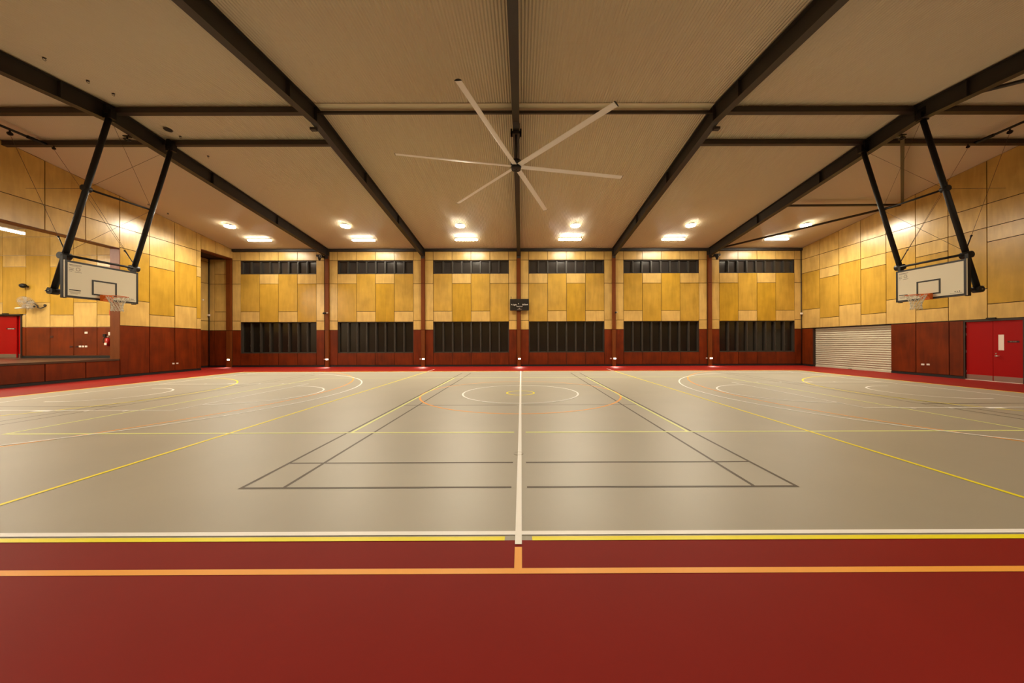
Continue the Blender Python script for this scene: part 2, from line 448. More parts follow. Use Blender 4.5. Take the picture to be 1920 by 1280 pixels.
# alcove side, rear and lid
m = MB(); m.box(-20.75, -20.57, 8.4, YB + .1, 0, 7.3); m.box(-20.75, xl(9) - .35, 8.3, 8.45, 0, 7.3); m.box(-20.75, xl(10) - .3, 8.3, YB + .1, 7.14, 7.3)
wa = m.build('wall_alcove', M['joint']); tag(wa, 'narrow corner alcove wall left of the far wall', 'wall', kind='structure')
def Pa(u, z_, n): return (-20.57 + n, u, z_)
up = MB(); lo = MB()
for a, b in ((8.5, 9.9), (9.9, 11.42)):
    sheet(lo, Pa, a, b, .11, 2.42, .3)
    for q in ((2.42, 3.05), (3.05, 5.5), (5.5, 6.9), (6.9, 7.12)): sheet(up, Pa, a, b, *q, tone=.25)
up.build('plywood_panelling', M['ply'], wa); lo.build('dado_panelling', M['dado'], wa)

# right wall (roller shutter and double door)
SH = (6.10, 10.60, 0, 2.43); DR = (1.72, 3.33, 0, 2.40)
m = MB(); holed(m, Pr, YF, YB + .05, 0, lambda u: roof(u) + .02, [SH, DR], depth=.22, cuts=(0,))
wall_right = m.build('wall_right', M['joint'])
tag(wall_right, 'right end wall of birch plywood sheets above a dark red dado', 'wall', kind='structure')
up = MB(); lo = MB()
ysR = [-11.5, -10.1, -8.85, -7.6, -6.35, -5.1, -3.85, -2.55, -1.25, .05, 1.35, 2.65, 3.85, 5.04, 6.31, 7.57, 8.83, 10.09, 11.42]
n_ = len(ysR) - 1
for k, (a, b) in enumerate(zip(ysR[:-1], ysR[1:])):
    sheet(up, Pr, a, b, 6.98, roof(a), .15, roof(b))
    for q in (T_levels() if (n_ - 1 - k) % 2 == 0 else S_levels()): sheet(up, Pr, a, b, q[0] + (.02 if q[0] < 2.5 else 0), q[1], q[2])
for a, b in ((-11.5, -10.1), (-10.1, -8.85), (-8.85, -7.6), (-7.6, -6.35), (-6.35, -5.1), (-5.1, -3.85), (-3.85, -2.55), (-2.55, -1.25), (-1.25, .05), (.05, 1.66), (3.36, 3.83), (3.83, 5.04), (5.04, 6.10), (10.60, 11.42)):
    sheet(lo, Pr, a, b, .11, 2.42, .3)
up.build('plywood_panelling', M['ply'], wall_right); lo.build('dado_panelling', M['dado'], wall_right)

# near wall, behind the camera
m = MB(); m.box(-20.8, 18.95, YF - .2, YF, 0, EAVE + .03)
wf = m.build('wall_front', M['joint']); tag(wf, 'near long wall of plywood sheets above a red dado', 'wall', kind='structure')
up = MB(); lo = MB(); u = -19.0
while u < 18.3:
    v = min(u + 1.25, 18.6)
    sheet(lo, Pf, u, v, .11, 2.42, .3); sheet(up, Pf, u, v, 2.42, 4.9, .8); sheet(up, Pf, u, v, 4.9, 7.58, .2); u = v
up.build('plywood_panelling', M['ply'], wf); lo.build('dado_panelling', M['dado'], wf)

# skirtings
def base(name, boxes, lab):
    m = MB()
    for b_ in boxes: m.hexa(b_)
    tag(m.build(name, M['black']), lab, 'skirting', kind='structure')
def sk(P, a, b, n=.034, h=.105, n0=.0):
    return [P(a, .0, n0), P(b, .0, n0), P(b, h, n0), P(a, h, n0), P(a, .0, n), P(b, .0, n), P(b, h, n), P(a, h, n)]
base('baseboard_back', [sk(Pb, -20.55, 18.55)], 'black skirting along the far wall')
base('baseboard_left', [sk(Pl, YF + .01, 9.16)], 'black skirting along the left wall')
base('baseboard_right', [sk(Pr, YF + .01, 1.66), sk(Pr, 3.36, 6.09), sk(Pr, 10.61, YB - .04)], 'black skirting along the right wall')
base('baseboard_alcove', [sk(Pa, 8.5, YB - .04)], 'black skirting in the corner alcove')

# ---------------------------------------------------------------- windows
names = ['leftmost', 'second from the left', 'third from the left', 'third from the right', 'second from the right', 'rightmost']
def window(idx, a, b, z0_, z1_, lab, glass, knobs):
    t = thing(f'window_{idx}', ((a + b) / 2, YB, z0_), lab, 'window', kind='structure')
    m = MB(); fw = .045; y0, y1 = YB + .07, YB + .20
    m.box(a, b, y0, y1, z0_, z0_ + fw); m.box(a, b, y0, y1, z1_ - fw, z1_)
    m.box(a, a + fw, y0, y1, z0_ + fw, z1_ - fw); m.box(b - fw, b, y0, y1, z0_ + fw, z1_ - fw)
    m.build('window_frame', M['winframe'], t)
    pw = (b - a) / 8
    for k in range(1, 8):
        x = a + k * pw; m = MB()
        m.box(x - .05, x + .05, YB + .05, YB + .20, z0_ + fw, z1_ - fw)
        m.box(x - .015, x + .015, YB + .02, YB + .05, z0_ + fw + .02, z1_ - fw - .02)
        if knobs:
            for zz in (z0_ + .42, z1_ - .72): m.box(x - .03, x + .03, YB - .0, YB + .05, zz, zz + .12)
        m.build('mullion', M['winframe'], t)
    for k in range(8):
        m = B(a + k * pw + .03, a + (k + 1) * pw - .03, YB + .180, YB + .192, z0_ + .02, z1_ - .02)
        m.build('pane', glass, t)
for i, (a, b) in enumerate(wins):
    window(i + 1, a, b, 6.13, 7.0, f'high strip window of dark glass on the far wall, {names[i]}', M['glass_hi'], False)
for i, (a, b) in enumerate(wins):
    window(i + 7, a, b, .92, 2.96, f'low dark louvre window in the dado of the far wall, {names[i]}', M['glass_lo'], True)

# ---------------------------------------------------------------- rafters and struts
def ibeam(mb, x, ya, yb, top, d=.50, fw=.215, tf=.018, tw=.014):
    def pt(dx, y, dz): return (x + dx, y, top(y) - .012 - dz)
    for (u0, u1, d0, d1) in ((-fw / 2, fw / 2, 0, tf), (-tw / 2, tw / 2, tf, d - tf), (-fw / 2, fw / 2, d - tf, d)):
        mb.hexa([pt(u0, ya, d1), pt(u1, ya, d1), pt(u1, yb, d1), pt(u0, yb, d1), pt(u0, ya, d0), pt(u1, ya, d0), pt(u1, yb, d0), pt(u0, yb, d0)])
rn = ['first from the left', 'second from the left', 'middle one, carrying the fan', 'second from the right', 'first from the right']
for i, x in enumerate(COLX):
    t = thing('steel_rafter', (x, 0, RIDGE), f'dark grey steel roof rafter spanning the hall, {rn[i]}', 'rafter', 'steel rafters under the roof')
    m = MB(); ibeam(m, x, 0, YB - .14, roof); ibeam(m, x, YF + .05, 0, roof); m.build('beam', M['steel'], t)
    for y in (-5.5, -1.2, 0, 3.3, 6.9):
        for s in (-1, 1):
            d_ = .5; zt = roof(y) - .03
            m = B(*sorted((x + s * .008, x + s * .100)), y - .006, y + .006, zt - d_ + .035, zt); m.build('stiffener', M['steel'], t)
    m = B(x - .11, x + .11, YB - .14, YB - .12, 7.1, EAVE - .05); m.build('end_plate', M['steel'], t)
    if i in (1, 3):
        s = -1 if i == 1 else 1
        m = B(x + (-.24 if s < 0 else .06), x + (-.06 if s < 0 else .24), .16, .28, roof(.2) - .60, roof(.2) - .52); m.build('bracket', M['steel'], t)

def beam_thing(name, pieces, label, cat, group, material='struts'):
    m = MB()
    for p in pieces: m.hexa(p) if len(p) == 8 else m.bar(*p)
    return tag(m.build(name, M[material]), label, cat, group)
def csec(xa, xb, y0_, y1_, z0_, z1_):
    m = MB(); m.box(xa, xb, y0_, y0_ + .012, z0_, z1_); m.box(xa, xb, y0_ + .012, y1_, z0_, z0_ + .012); m.box(xa, xb, y0_ + .012, y1_, z1_ - .012, z1_)
    return m
gb = 'ridge beams between the rafters'
spans = [(-18.55, COLX[0] - .012), (COLX[0] + .012, COLX[1] - .012), (COLX[3] + .012, COLX[4] - .012), (COLX[4] + .012, 18.33)]
sl = ['left end bay', 'second bay from the left', 'second bay from the right', 'right end bay']
for (a, b), l in zip(spans, sl):
    tag(csec(a, b, .0, .16, RIDGE - .19, RIDGE - .03).build('ridge_beam', M['struts']), f'deep dark steel beam under the roof ridge in the {l}', 'beam', gb)
    tag(csec(a, b, 1.44, 1.58, roof(1.5) - .17, roof(1.5) - .012).build('roof_beam', M['struts']), f'dark steel beam just beyond the ridge beam in the {l}', 'beam', 'second beams beyond the ridge')
for (a, b), l in zip([(COLX[1] + .012, COLX[2] - .012), (COLX[2] + .012, COLX[3] - .012)], ['left', 'right']):
    tag(csec(a, b, .10, .17, RIDGE - .155, RIDGE - .075).build('ridge_strut', M['struts']), f'thin dark strut under the pale ridge flashing in the bay {l} of the fan rafter', 'beam', 'thin ridge struts beside the fan')
# wind bracing in the right end bay
def rz(x, y, d): return (x, y, roof(y) - d)
A = (COLX[4] + .06, 10.55); Bq = (18.25, 5.45); C_ = (COLX[4] + .06, -.98)
m = MB(); m.tube(rz(*A, .36), rz(*Bq, .27), .055); tag(m.build('brace_tube', M['struts']), 'dark diagonal roof brace running from the right rafter foot to the right wall', 'brace')
m = MB(); m.bar(rz(13.0, .30, .30), rz(18.15, 5.45, .27), .09, .09); o = None
m = MB(); m.bar(rz(12.53, 5.56, .25), rz(18.25, 5.50, .25), .10, .08); tag(m.build('brace_strut', M['struts']), 'thin level roof strut from the right rafter to the end wall near the diagonal brace', 'brace')
m = MB(); m.bar(rz(13.10, .95, .30), rz(18.15, 5.30, .26), .10, .10); tag(m.build('brace_member', M['struts']), 'dark roof member crossing the right end bay toward the end wall above the basketball hoop', 'brace')
m = MB(); m.tube(rz(COLX[4] + .1, -.95, .33), rz(18.2, -5.4, .3), .05); tag(m.build('brace_tube', M['struts']), 'dark roof brace at the top right edge behind the right rafter', 'brace')

# ---------------------------------------------------------------- ceiling fan
FX, FY, FZ, FR = -.12, .42, 7.25, 3.72
fan = thing('ceiling_fan', (FX, FY, FZ), 'huge six bladed ceiling fan hanging from the middle rafter', 'fan')
m = MB(); zr = roof(FY) - .52
m.box(FX - .17, FX + .17, FY - .09, FY + .09, zr - .09, zr - .005); m.box(FX - .18, FX - .12, FY - .09, FY + .09, zr - .09, zr + .07); m.box(FX + .12, FX + .18, FY - .09, FY + .09, zr - .09, zr + .07)
m.build('mounting_clamp', M['fanblack'], fan)
m = MB(); m.tube((FX, FY, zr - .09), (FX, FY, FZ + .2), .035); m.build('drop_pipe', M['fanblack'], fan)
m = MB(); m.tube((FX, FY, FZ + .02), (FX, FY, FZ + .22), .17, 24); m.tube((FX, FY, FZ - .06), (FX, FY, FZ + .02), .15, 24, .16); m.tube((FX, FY, FZ + .22), (FX, FY, FZ + .3), .10, 20, .05)
hub = m.build('motor_hub', M['fanblack'], fan)
m = MB(); m.torus((0, 0, -.062), .09, .012, n=24, m=6); m.ball((0, 0, -.06), .03); o = m.build('hub_cap_ring', M['steel'], hub)
m = MB(); m.path([(FX + .12, FY, zr + .3), (FX + .14, FY + .02, zr - .1), (FX + .05, FY + .03, zr - .35), (FX + .03, FY, FZ + .3)], .008); m.build('power_cord', M['fanblack'], fan)
prof = [(-.085, .0), (-.05, .022), (0, .028), (.05, .018), (.085, .002), (.05, -.004), (0, -.006), (-.05, -.006)]
for k in range(6):
    a = math.radians(11 + 60 * k); d = Vector((math.cos(a), math.sin(a), 0)); p = Vector((-math.sin(a), math.cos(a), 0))
    pit = math.radians(-13); m = MB(); n = len(prof); rr = [.16, 1.2, 2.4, FR]
    for r in rr:
        for (c, h) in prof:
            cc = c * math.cos(pit) - h * math.sin(pit); hh = c * math.sin(pit) + h * math.cos(pit)
            m.v.append(tuple(Vector((FX, FY, FZ + .04)) + d * r + p * cc + Vector((0, 0, hh))))
    for i in range(len(rr) - 1):
        for j in range(n):
            m.f.append((i * n + j, i * n + (j + 1) % n, (i + 1) * n + (j + 1) % n, (i + 1) * n + j))
    m.f.append(tuple(range(n))[::-1]); m.f.append(tuple((len(rr) - 1) * n + j for j in range(n)))
    c = len(m.f); m.tone = [0] * c; m.shift = [0] * c; m.mi = [0] * c; m.smooth = [False] * c
    bl = m.build('blade', M['blade'], fan)
    m = MB(); base_ = Vector((FX, FY, FZ + .04)) - Vector(fan.location)
    for r in (FR, FR + .015):
        for (c, h) in prof:
            c *= 1.15; h = h * 1.3
            cc = c * math.cos(pit) - h * math.sin(pit); hh = c * math.sin(pit) + h * math.cos(pit)
            m.v.append(tuple(base_ + d * r + p * cc + Vector((0, 0, hh))))
    for j in range(n): m.f.append((j, (j + 1) % n, n + (j + 1) % n, n + j))
    m.f.append(tuple(range(n))[::-1]); m.f.append(tuple(n + j for j in range(n)))
    c = len(m.f); m.tone = [0] * c; m.shift = [0] * c; m.mi = [0] * c; m.smooth = [False] * c
    e = m.build('end_cap', M['fanblack'], bl)

# ---------------------------------------------------------------- lights
def area_light(name, loc, sx, sy, power, col, parent, shape='RECTANGLE', spread=PI):
    l = bpy.data.lights.new(name, 'AREA'); l.shape = shape; l.size = sx
    if shape == 'RECTANGLE': l.size_y = sy
    l.energy = power; l.color = col; l.spread = spread
    o = bpy.data.objects.new(name, l); COL.objects.link(o); o.parent = parent
    o.location = Vector(loc) - Vector(parent.location); return o
WARM = (1, .90, .71); WARM2 = (1, .885, .68)
P_LIN, P_RND = 100, 520
LX = [-16.1, -9.69, -3.34, 3.06, 9.47, 15.88]
bn = ['left end bay', 'second bay from left', 'bay left of fan rafter', 'bay right of fan rafter', 'second bay from right', 'right end bay']
for s, row in ((1, 'far'), (-1, 'near')):
    for x, b in zip(LX, bn):
        y = s * 7.98; zt = roof(y)
        t = thing('high_bay_light', (x, y, zt), f'round bright light on {row} roof slope, {b}', 'ceiling light', f'round lights on the {row} roof slope')
        m = MB(); m.tube((x, y, zt + .01), (x, y, zt - .06), .16, 24, .25); m.build('housing', M['steel'], t)
        m = MB(); m.tube((x, y, zt - .06), (x, y, zt - .115), .26, 24, .235); m.build('diffuser', M['lampround'], t)
        o = area_light('lamp', (x, y, zt - .122), .44, .44, P_RND * (1 if s > 0 else .12), WARM2, t, 'DISK', 2.62); o.rotation_euler = (-s * math.radians(17), 0, 0)
    for x, b in zip(LX, bn):
        y = s * 9.75; zt = roof(y); x = x * .985
        t = thing('batten_light', (x, y, zt), f'long bright batten light by the {row} wall, {b}', 'ceiling light', f'batten lights on the {row} roof slope')
        m = MB(); m.box(x - .69, x + .69, y - .06, y + .06, zt - .07, zt + .0); m.build('housing', M['white'], t)
        m = MB(); m.box(x - .68, x + .68, y - .085, y + .085, zt - .15, zt - .07); m.build('diffuser', M['lamp'], t, bevel=.02)
        area_light('lamp', (x, y, zt - .157), 1.3, .14, P_LIN * (1 if s > 0 else .20), WARM, t)

# wall lamps low on the posts with power outlets beside them
wl = ['left corner post', 'first full post from the left', 'second full post from the left', 'middle post under the scoreboard', 'second full post from the right', 'first full post from the right']
for i, x in enumerate([-18.96, -12.63, -6.30, 0.0, 6.26, 12.60]):
    yp = YB - .13
    xx = [-19.16, *COLX][i] + (.02 if i == 0 else .03)
    t = thing('wall_lamp', (xx, yp, .5), f'small bright lamp near the floor on the {wl[i]}', 'wall light', 'small lamps low on the wall posts')
    B(xx - .09, xx + .09, yp - .03, yp, .455, .545).build('body', M['white'], t, bevel=.005)
    B(xx - .075, xx + .075, yp - .045, yp - .03, .462, .535).build('lens', M['walllamp'], t)
    o = area_light('lamp', (xx, yp - .07, .45), .14, .03, 4.5, (1, .85, .72), t, spread=1.5); o.rotation_euler = (math.radians(-38), 0, 0)
def outlet(P, u, z_, label, group=None, n=.031, name='power_outlet', wd=.115, hg=.07, m_='white'):
    a = thing(name, P(u, z_, n), label, 'power outlet', group)
    m = MB(); m.hexa([P(u - wd / 2, z_ - hg / 2, n), P(u + wd / 2, z_ - hg / 2, n), P(u + wd / 2, z_ + hg / 2, n), P(u - wd / 2, z_ + hg / 2, n),
                      P(u - wd / 2, z_ - hg / 2, n + .012), P(u + wd / 2, z_ - hg / 2, n + .012), P(u + wd / 2, z_ + hg / 2, n + .012), P(u - wd / 2, z_ + hg / 2, n + .012)])
    m.build('cover_plate', M[m_], a, bevel=.003)
    for du in (-.025, .025):
        m = MB()
        m.hexa([P(u + du - .01, z_ - .005, n + .012), P(u + du + .01, z_ - .005, n + .012), P(u + du + .01, z_ + .02, n + .012), P(u + du - .01, z_ + .02, n + .012),
                P(u + du - .01, z_ - .005, n + .015), P(u + du + .01, z_ - .005, n + .015), P(u + du + .01, z_ + .02, n + .015), P(u + du - .01, z_ + .02, n + .015)])
        m.build('switch', M['grey' if m_ == 'white' else 'steel'], a)
    return a
for x, l in ((COLX[0] - .19, wl[1]), (COLX[1] - .19, wl[2]), (COLX[3] - .19, wl[4]), (COLX[4] - .19, wl[5])):
    outlet(Pb, x, .50, f'white outlet beside the low lamp, {l}', 'outlets beside the wall lamps')
outlet(Pl, 7.52, .49, 'left one of the two white outlets low on the left wall dado', 'outlets low on the left wall')
outlet(Pl, 7.73, .49, 'right one of the two white outlets low on the left wall dado', 'outlets low on the left wall')
outlet(Pr, 4.77, .51, 'left one of the two white outlets on the dado beside the red door', 'outlets low on the right wall')
outlet(Pr, 4.57, .52, 'right one of the two white outlets on the dado beside the red door', 'outlets low on the right wall')

# ---------------------------------------------------------------- text helper
def text(s_, size, m_, loc, rot, parent, name='lettering', align='CENTER'):
    c = bpy.data.curves.new(name, 'FONT'); c.body = s_; c.size = size; c.extrude = .001; c.align_x = align; c.align_y = 'CENTER'; c.offset = size * .012
    tmp = bpy.data.objects.new('tmp_text', c); COL.objects.link(tmp)
    bpy.context.view_layer.update()
    me = bpy.data.meshes.new_from_object(tmp.evaluated_get(bpy.context.evaluated_depsgraph_get()))
    bpy.data.objects.remove(tmp); me.name = name
    me.materials.clear(); me.materials.append(M[m_])
    me.transform(Matrix.Translation(Vector(loc)) @ Matrix.Rotation(rot[2], 4, 'Z') @ Matrix.Rotation(rot[0], 4, 'X'))
    o = bpy.data.objects.new(name, me); COL.objects.link(o); o.parent = parent
    return o

# scoreboard
sx0, sx1, sz0, sz1 = -.70, .54, 3.66, 4.42; yf = YB - .22
sb = thing('scoreboard', ((sx0 + sx1) / 2, YB - .13, sz0), 'black electronic scoreboard on the middle post of the far wall', 'scoreboard')
B(sx0, sx1, yf, YB - .13, sz0, sz1).build('casing', M['fanblack'], sb, bevel=.01)
face = B(sx0 + .04, sx1 - .04, yf - .004, yf, sz0 + .05, sz1 - .04).build('display_face', M['sb'], sb)
L0 = Vector(sb.location)
def tl(x, z_): return (x - L0.x, yf - .006 - L0.y, z_ - L0.z)
text('A Light', .125, 'white', tl(sx0 + .26, sz0 + .38), (PI / 2, 0, 0), face)
text('B Dark', .125, 'white', tl(sx1 - .24, sz0 + .38), (PI / 2, 0, 0), face)
text('Team Fouls', .085, 'white', tl((sx0 + sx1) / 2, sz0 + .265), (PI / 2, 0, 0), face)
m = MB(); cx = (sx0 + sx1) / 2
m.box(cx - .04 - L0.x, cx + .04 - L0.x, yf - .007 - L0.y, yf - .005 - L0.y, sz0 + .14 - L0.z, sz0 + .165 - L0.z); m.build('small_caption_mark', M['white'], face)
m = MB(); m.box(cx - .15 - L0.x, cx + .15 - L0.x, yf - .007 - L0.y, yf - .005 - L0.y, sz0 + .065 - L0.z, sz0 + .085 - L0.z); m.build('maker_strip', M['faint'], face)
m = MB(); m.tube((cx - .07 - L0.x, yf - .007 - L0.y, sz0 + .44 - L0.z), (cx - .07 - L0.x, yf - .004 - L0.y, sz0 + .44 - L0.z), .022, 12); m.build('possession_arrow', M['white'], face)
m = MB(); m.tube((sx0 + .08, yf + .04, sz1), (sx0 + .08, yf + .04, sz1 + .13), .015, 8); m.ball((sx0 + .08, yf + .04, sz1 + .13), .03, 8); m.build('antenna', M['fanblack'], sb)

# ---------------------------------------------------------------- basketball backstops
def backstop(s, cy, side):
    X = lambda x: s * x
    t = thing('basketball_backstop', (X(13.05), cy, 2.9), f'ceiling hung black frame with white backboard, orange hoop and net at the {side} end', 'basketball hoop', 'basketball backstops')
    O = Vector(t.location)
    def loc(p): return Vector(p) - O
    zb, zt, hw = 2.92, 3.99, .9; xb = 13.03
    def bx(m, xa, xb_, *r): m.box(*sorted((X(xa), X(xb_))), *r)
    m = MB(); bx(m, xb, xb + .04, cy - hw, cy + hw, zb, zt); brd = m.build('backboard', M['board'], t)
    def lb(m, y0_, y1_, z0_, z1_, d=.004, e=0):        # marking on the face (local to the Empty)
        xa, xc = sorted((X(xb - d), X(xb - e))); m.box(xa - O.x, xc - O.x, y0_ - O.y, y1_ - O.y, z0_ - O.z, z1_ - O.z)
    m = MB(); f_ = .055
    lb(m, cy - hw, cy + hw, zt - f_, zt); lb(m, cy - hw, cy + hw, zb, zb + f_); lb(m, cy - hw, cy - hw + f_, zb + f_, zt - f_); lb(m, cy + hw - f_, cy + hw, zb + f_, zt - f_)
    m.build('border', M['boardblack'], brd)
    m = MB(); lw = .045; z0_ = 3.06; q = .31
    lb(m, cy - q, cy + q, z0_ + .42, z0_ + .42 + lw); lb(m, cy - q, cy + q, z0_, z0_ + lw); lb(m, cy - q, cy - q + lw, z0_ + lw, z0_ + .42); lb(m, cy + q - lw, cy + q, z0_ + lw, z0_ + .42)
    m.build('target_square', M['boardblack'], brd)
    # printed notices: left corner as seen from the court
    e = -1 if s < 0 else 1
    yl = cy + e * (hw - .09)                 # corner nearest the viewer's left
    def span(a, b): return sorted((yl - e * a, yl - e * b))
    m = MB()
    lb(m, *span(0, .27), 3.87, 3.885); lb(m, *span(.01, .24), 3.84, 3.848); lb(m, *span(0, .10), 3.77, 3.78); lb(m, *span(0, .09), 3.72, 3.735); lb(m, *span(0, .06), 3.68, 3.69); lb(m, *span(.12, .27), 3.67, 3.68)
    m.torus((X(xb - .002) - O.x, yl - e * .19 - O.y, 3.765 - O.z), .045, .005, axis='x', n=20, m=4)
    m.build('rule_notice', M['faint'], brd)
    m = MB(); lb(m, *span(0, .25), 3.13, 3.155); m.build('warning_bar', M['boardblack'], brd)
    m = MB(); lb(m, *span(0, .24), 3.09, 3.10); lb(m, *span(.02, .24), 3.06, 3.068); lb(m, *span(.03, .18), 3.035, 3.042); m.build('warning_text', M['faint'], brd)
    yr = cy - e * (hw - .09); 
    m = MB()
    for k in range(3): lb(m, *sorted((yr + e * (.05 + k * .05), yr + e * (.07 + k * .05))), 3.05, 3.075)
    lb(m, *sorted((yr + e * .0, yr + e * .28)), 3.015, 3.022)
    m.build('maker_mark', M['boardblack'], brd)
    # steel frame behind the board
    m = MB()
    for y in (cy - .86, cy + .86): bx(m, xb + .06, xb + .14, y - .04, y + .04, zb - .02, 4.14)
    bx(m, xb + .06, xb + .12, cy - .86, cy + .86, zb, zb + .06); bx(m, xb + .06, xb + .12, cy - .86, cy + .86, zt - .06, zt); bx(m, xb + .045, xb + .10, cy - .3, cy + .3, 3.0, 3.4)
    m.build('back_frame', M['hoopblack'], t)
    m = MB(); m.tube((X(xb + .10), cy - .9, 4.14), (X(xb + .10), cy + .9, 4.14), .035); m.build('top_bar', M['hoopblack'], t)
    # hoop
    cxr = 12.64; m = MB(); m.torus((X(cxr), cy, 3.05), .232, .011, n=40, m=8)
    rim = m.build('rim', M['rim'], t)
    m = MB(); bx(m, 12.93, xb, cy - .12, cy + .12, 2.90, 3.09); 
    for v in m.v[:]: pass
    m.hexa([(X(12.86), cy - .10, 3.035), (X(12.95), cy - .11, 2.93), (X(12.95), cy - .11, 3.07), (X(12.86), cy - .10, 3.06),
            (X(12.86), cy + .10, 3.035), (X(12.95), cy + .11, 2.93), (X(12.95), cy + .11, 3.07), (X(12.86), cy + .10, 3.06)])
    m.v = [tuple(Vector(p) - O) for p in m.v]; m.build('rim_bracket', M['rim'], rim)
    # net: two opposite sets of helical cords with knots
    m = MB(); nst = 12
    def rad(h): return .225 - .105 * min(1, h / .26) + (.012 if h > .38 else 0)
    for kk in range(nst):
        for dr in (-1, 1):
            pts = []
            for j in range(6):
                h = .45 * j / 5; a = 2 * PI * (kk + dr * j * .5) / nst
                pts.append((X(cxr) + rad(h) * math.cos(a), cy + rad(h) * math.sin(a), 3.04 - h))
            m.path(pts, .0065, 5)
    m.build('net', M['net'], t)
    # hanger poles
    N0, N1 = Vector((X(12.50), cy - .30, 8.50)), Vector((X(13.50), cy - .80, 3.10))
    F0, F1 = Vector((X(12.30), cy + 1.28, 8.42)), Vector((X(13.42), cy + .84, 3.10))
    rp = .07
    for a, b in ((N0, N1), (F0, F1)):
        m = MB(); m.tube(a, b, rp, 16); pole = m.build('hanger_pole', M['hoopblack'], t)
        m = MB(); c = b - O
        m.tube(c + Vector((0, -.09, 0)), c + Vector((0, .09, 0)), .095, 16); m.ball(c + Vector((s * .09, 0, -.02)), .05); m.build('pivot_joint', M['hoopblack'], pole)
        for dx, dz in ((0, 0), (s * .09, .0), (s * .03, .09)):
            m = MB(); m.ball(c + Vector((dx, -.10, dz)), .015, 8); m.build('pivot_bolt', M['chrome'], pole)
        tt = (8.50 - 4.14) / (a.z - b.z) * (1 if a is N0 else 1); j = a.lerp(b, min(1, (a.z - 4.14) / (a.z - b.z))) - O
        m = MB(); m.tube(j + Vector((0, -.11, 0)), j + Vector((0, .11, 0)), .10, 16); m.bar(j, Vector((X(xb + .10), (b.y), 4.14)) - O, .1, .12); m.build('frame_joint', M['hoopblack'], pole)
        m = MB(); hb = a - O; m.box(hb.x - .13, hb.x + .13, hb.y - .07, hb.y + .07, hb.z - .08, hb.z + .16); m.box(hb.x - .05, hb.x + .05, hb.y - .12, hb.y + .12, hb.z + .05, hb.z + .30)
        m.build('hanger_bracket', M['hoopblack'], pole)
        m = MB(); m.tube(b, (X(xb + .10), b.y, 3.12), .022, 10); m.tube(b.lerp(Vector((X(xb + .1), b.y, 3.12)), .3), b.lerp(Vector((X(xb + .1), b.y, 3.12)), .7), .034, 10); m.build('lower_link', M['hoopblack'], t)
    mid = lambda a, b, z_: a.lerp(b, (a.z - z_) / (a.z - b.z))
    n6, f6 = mid(N0, N1, 6.2), mid(F0, F1, 6.2); n4, f4 = mid(N0, N1, 4.25), mid(F0, F1, 4.25)
    m = MB(); m.tube(n6, f6, .03); m.build('cross_bar', M['hoopblack'], t)
    m = MB(); m.tube(n6 + Vector((0, -.09, 0)), n6 + Vector((0, .09, 0)), .085, 14); m.build('pole_collar', M['hoopblack'], t)
    # cables
    wx = 16.84 if s < 0 else 16.30; P1 = Vector((X(wx), .62, 8.5)); P2 = Vector((X(wx - .2), 1.5, 8.52)); wa_ = Vector((X(18.35), 1.9 + cy, 7.35))
    for a, b in ((P1, n4), (P2, f4), (n6, F0), (f6, N0), (n4, f6), (f4, n6), (n6, wa_)):
        m = MB(); m.tube(a, b, .0045, 6)
        m.build('stay_cable', M['cable'], t)
    for a, b in ((P1, n4), (P2, f4)):
        m = MB(); m.tube(b, b.lerp(a, .12), .014, 8); m.ball(b.lerp(a, .12), .03, 8); m.build('turnbuckle', M['hoopblack'], t)
    # winch shaft with pulleys under the roof beams
    wx = 16.84 if s < 0 else 16.30; P1 = Vector((X(wx), .62, 8.5)); P2 = Vector((X(wx - .2), 1.5, 8.52))
    w_ = thing('winch_shaft', (X(wx), 1.0, 8.66), f'black pipe with cable pulleys under the roof beams at the {side} end', 'winch pipe', 'winch pipes of the backstops')
    m = MB(); m.tube((X(wx), -3.6, 8.66), (X(wx), 1.435, 8.66), .04, 12); m.tube((X(wx), 1.0, 8.66), (X(wx), 1.435, 8.66), .055, 12); m.build('pipe', M['hoopblack'], w_)
    m = MB(); m.bar((X(wx), .08, 8.68), (X(wx), .08, RIDGE - .185), .06, .06, up=(0, 1, 0)); m.build('support_bracket', M['hoopblack'], w_)
    m = MB(); m.tube((X(wx - .03), .62, 8.52), (X(wx + .03), .62, 8.52), .06, 16); m.bar((X(wx), .62, 8.52), (X(wx), .62, 8.65), .03, .03, up=(0, 1, 0)); m.build('pulley', M['hoopblack'], w_)
    m = MB(); m.tube((X(wx - .23), 1.5, 8.55), (X(wx - .17), 1.5, 8.55), .04, 16); m.bar((X(wx - .2), 1.5, 8.55), (X(wx - .2), 1.5, 8.645), .025, .025, up=(0, 1, 0)); m.build('pulley', M['hoopblack'], w_)
    return t
backstop(-1, .07, 'left'); backstop(1, .20, 'right')

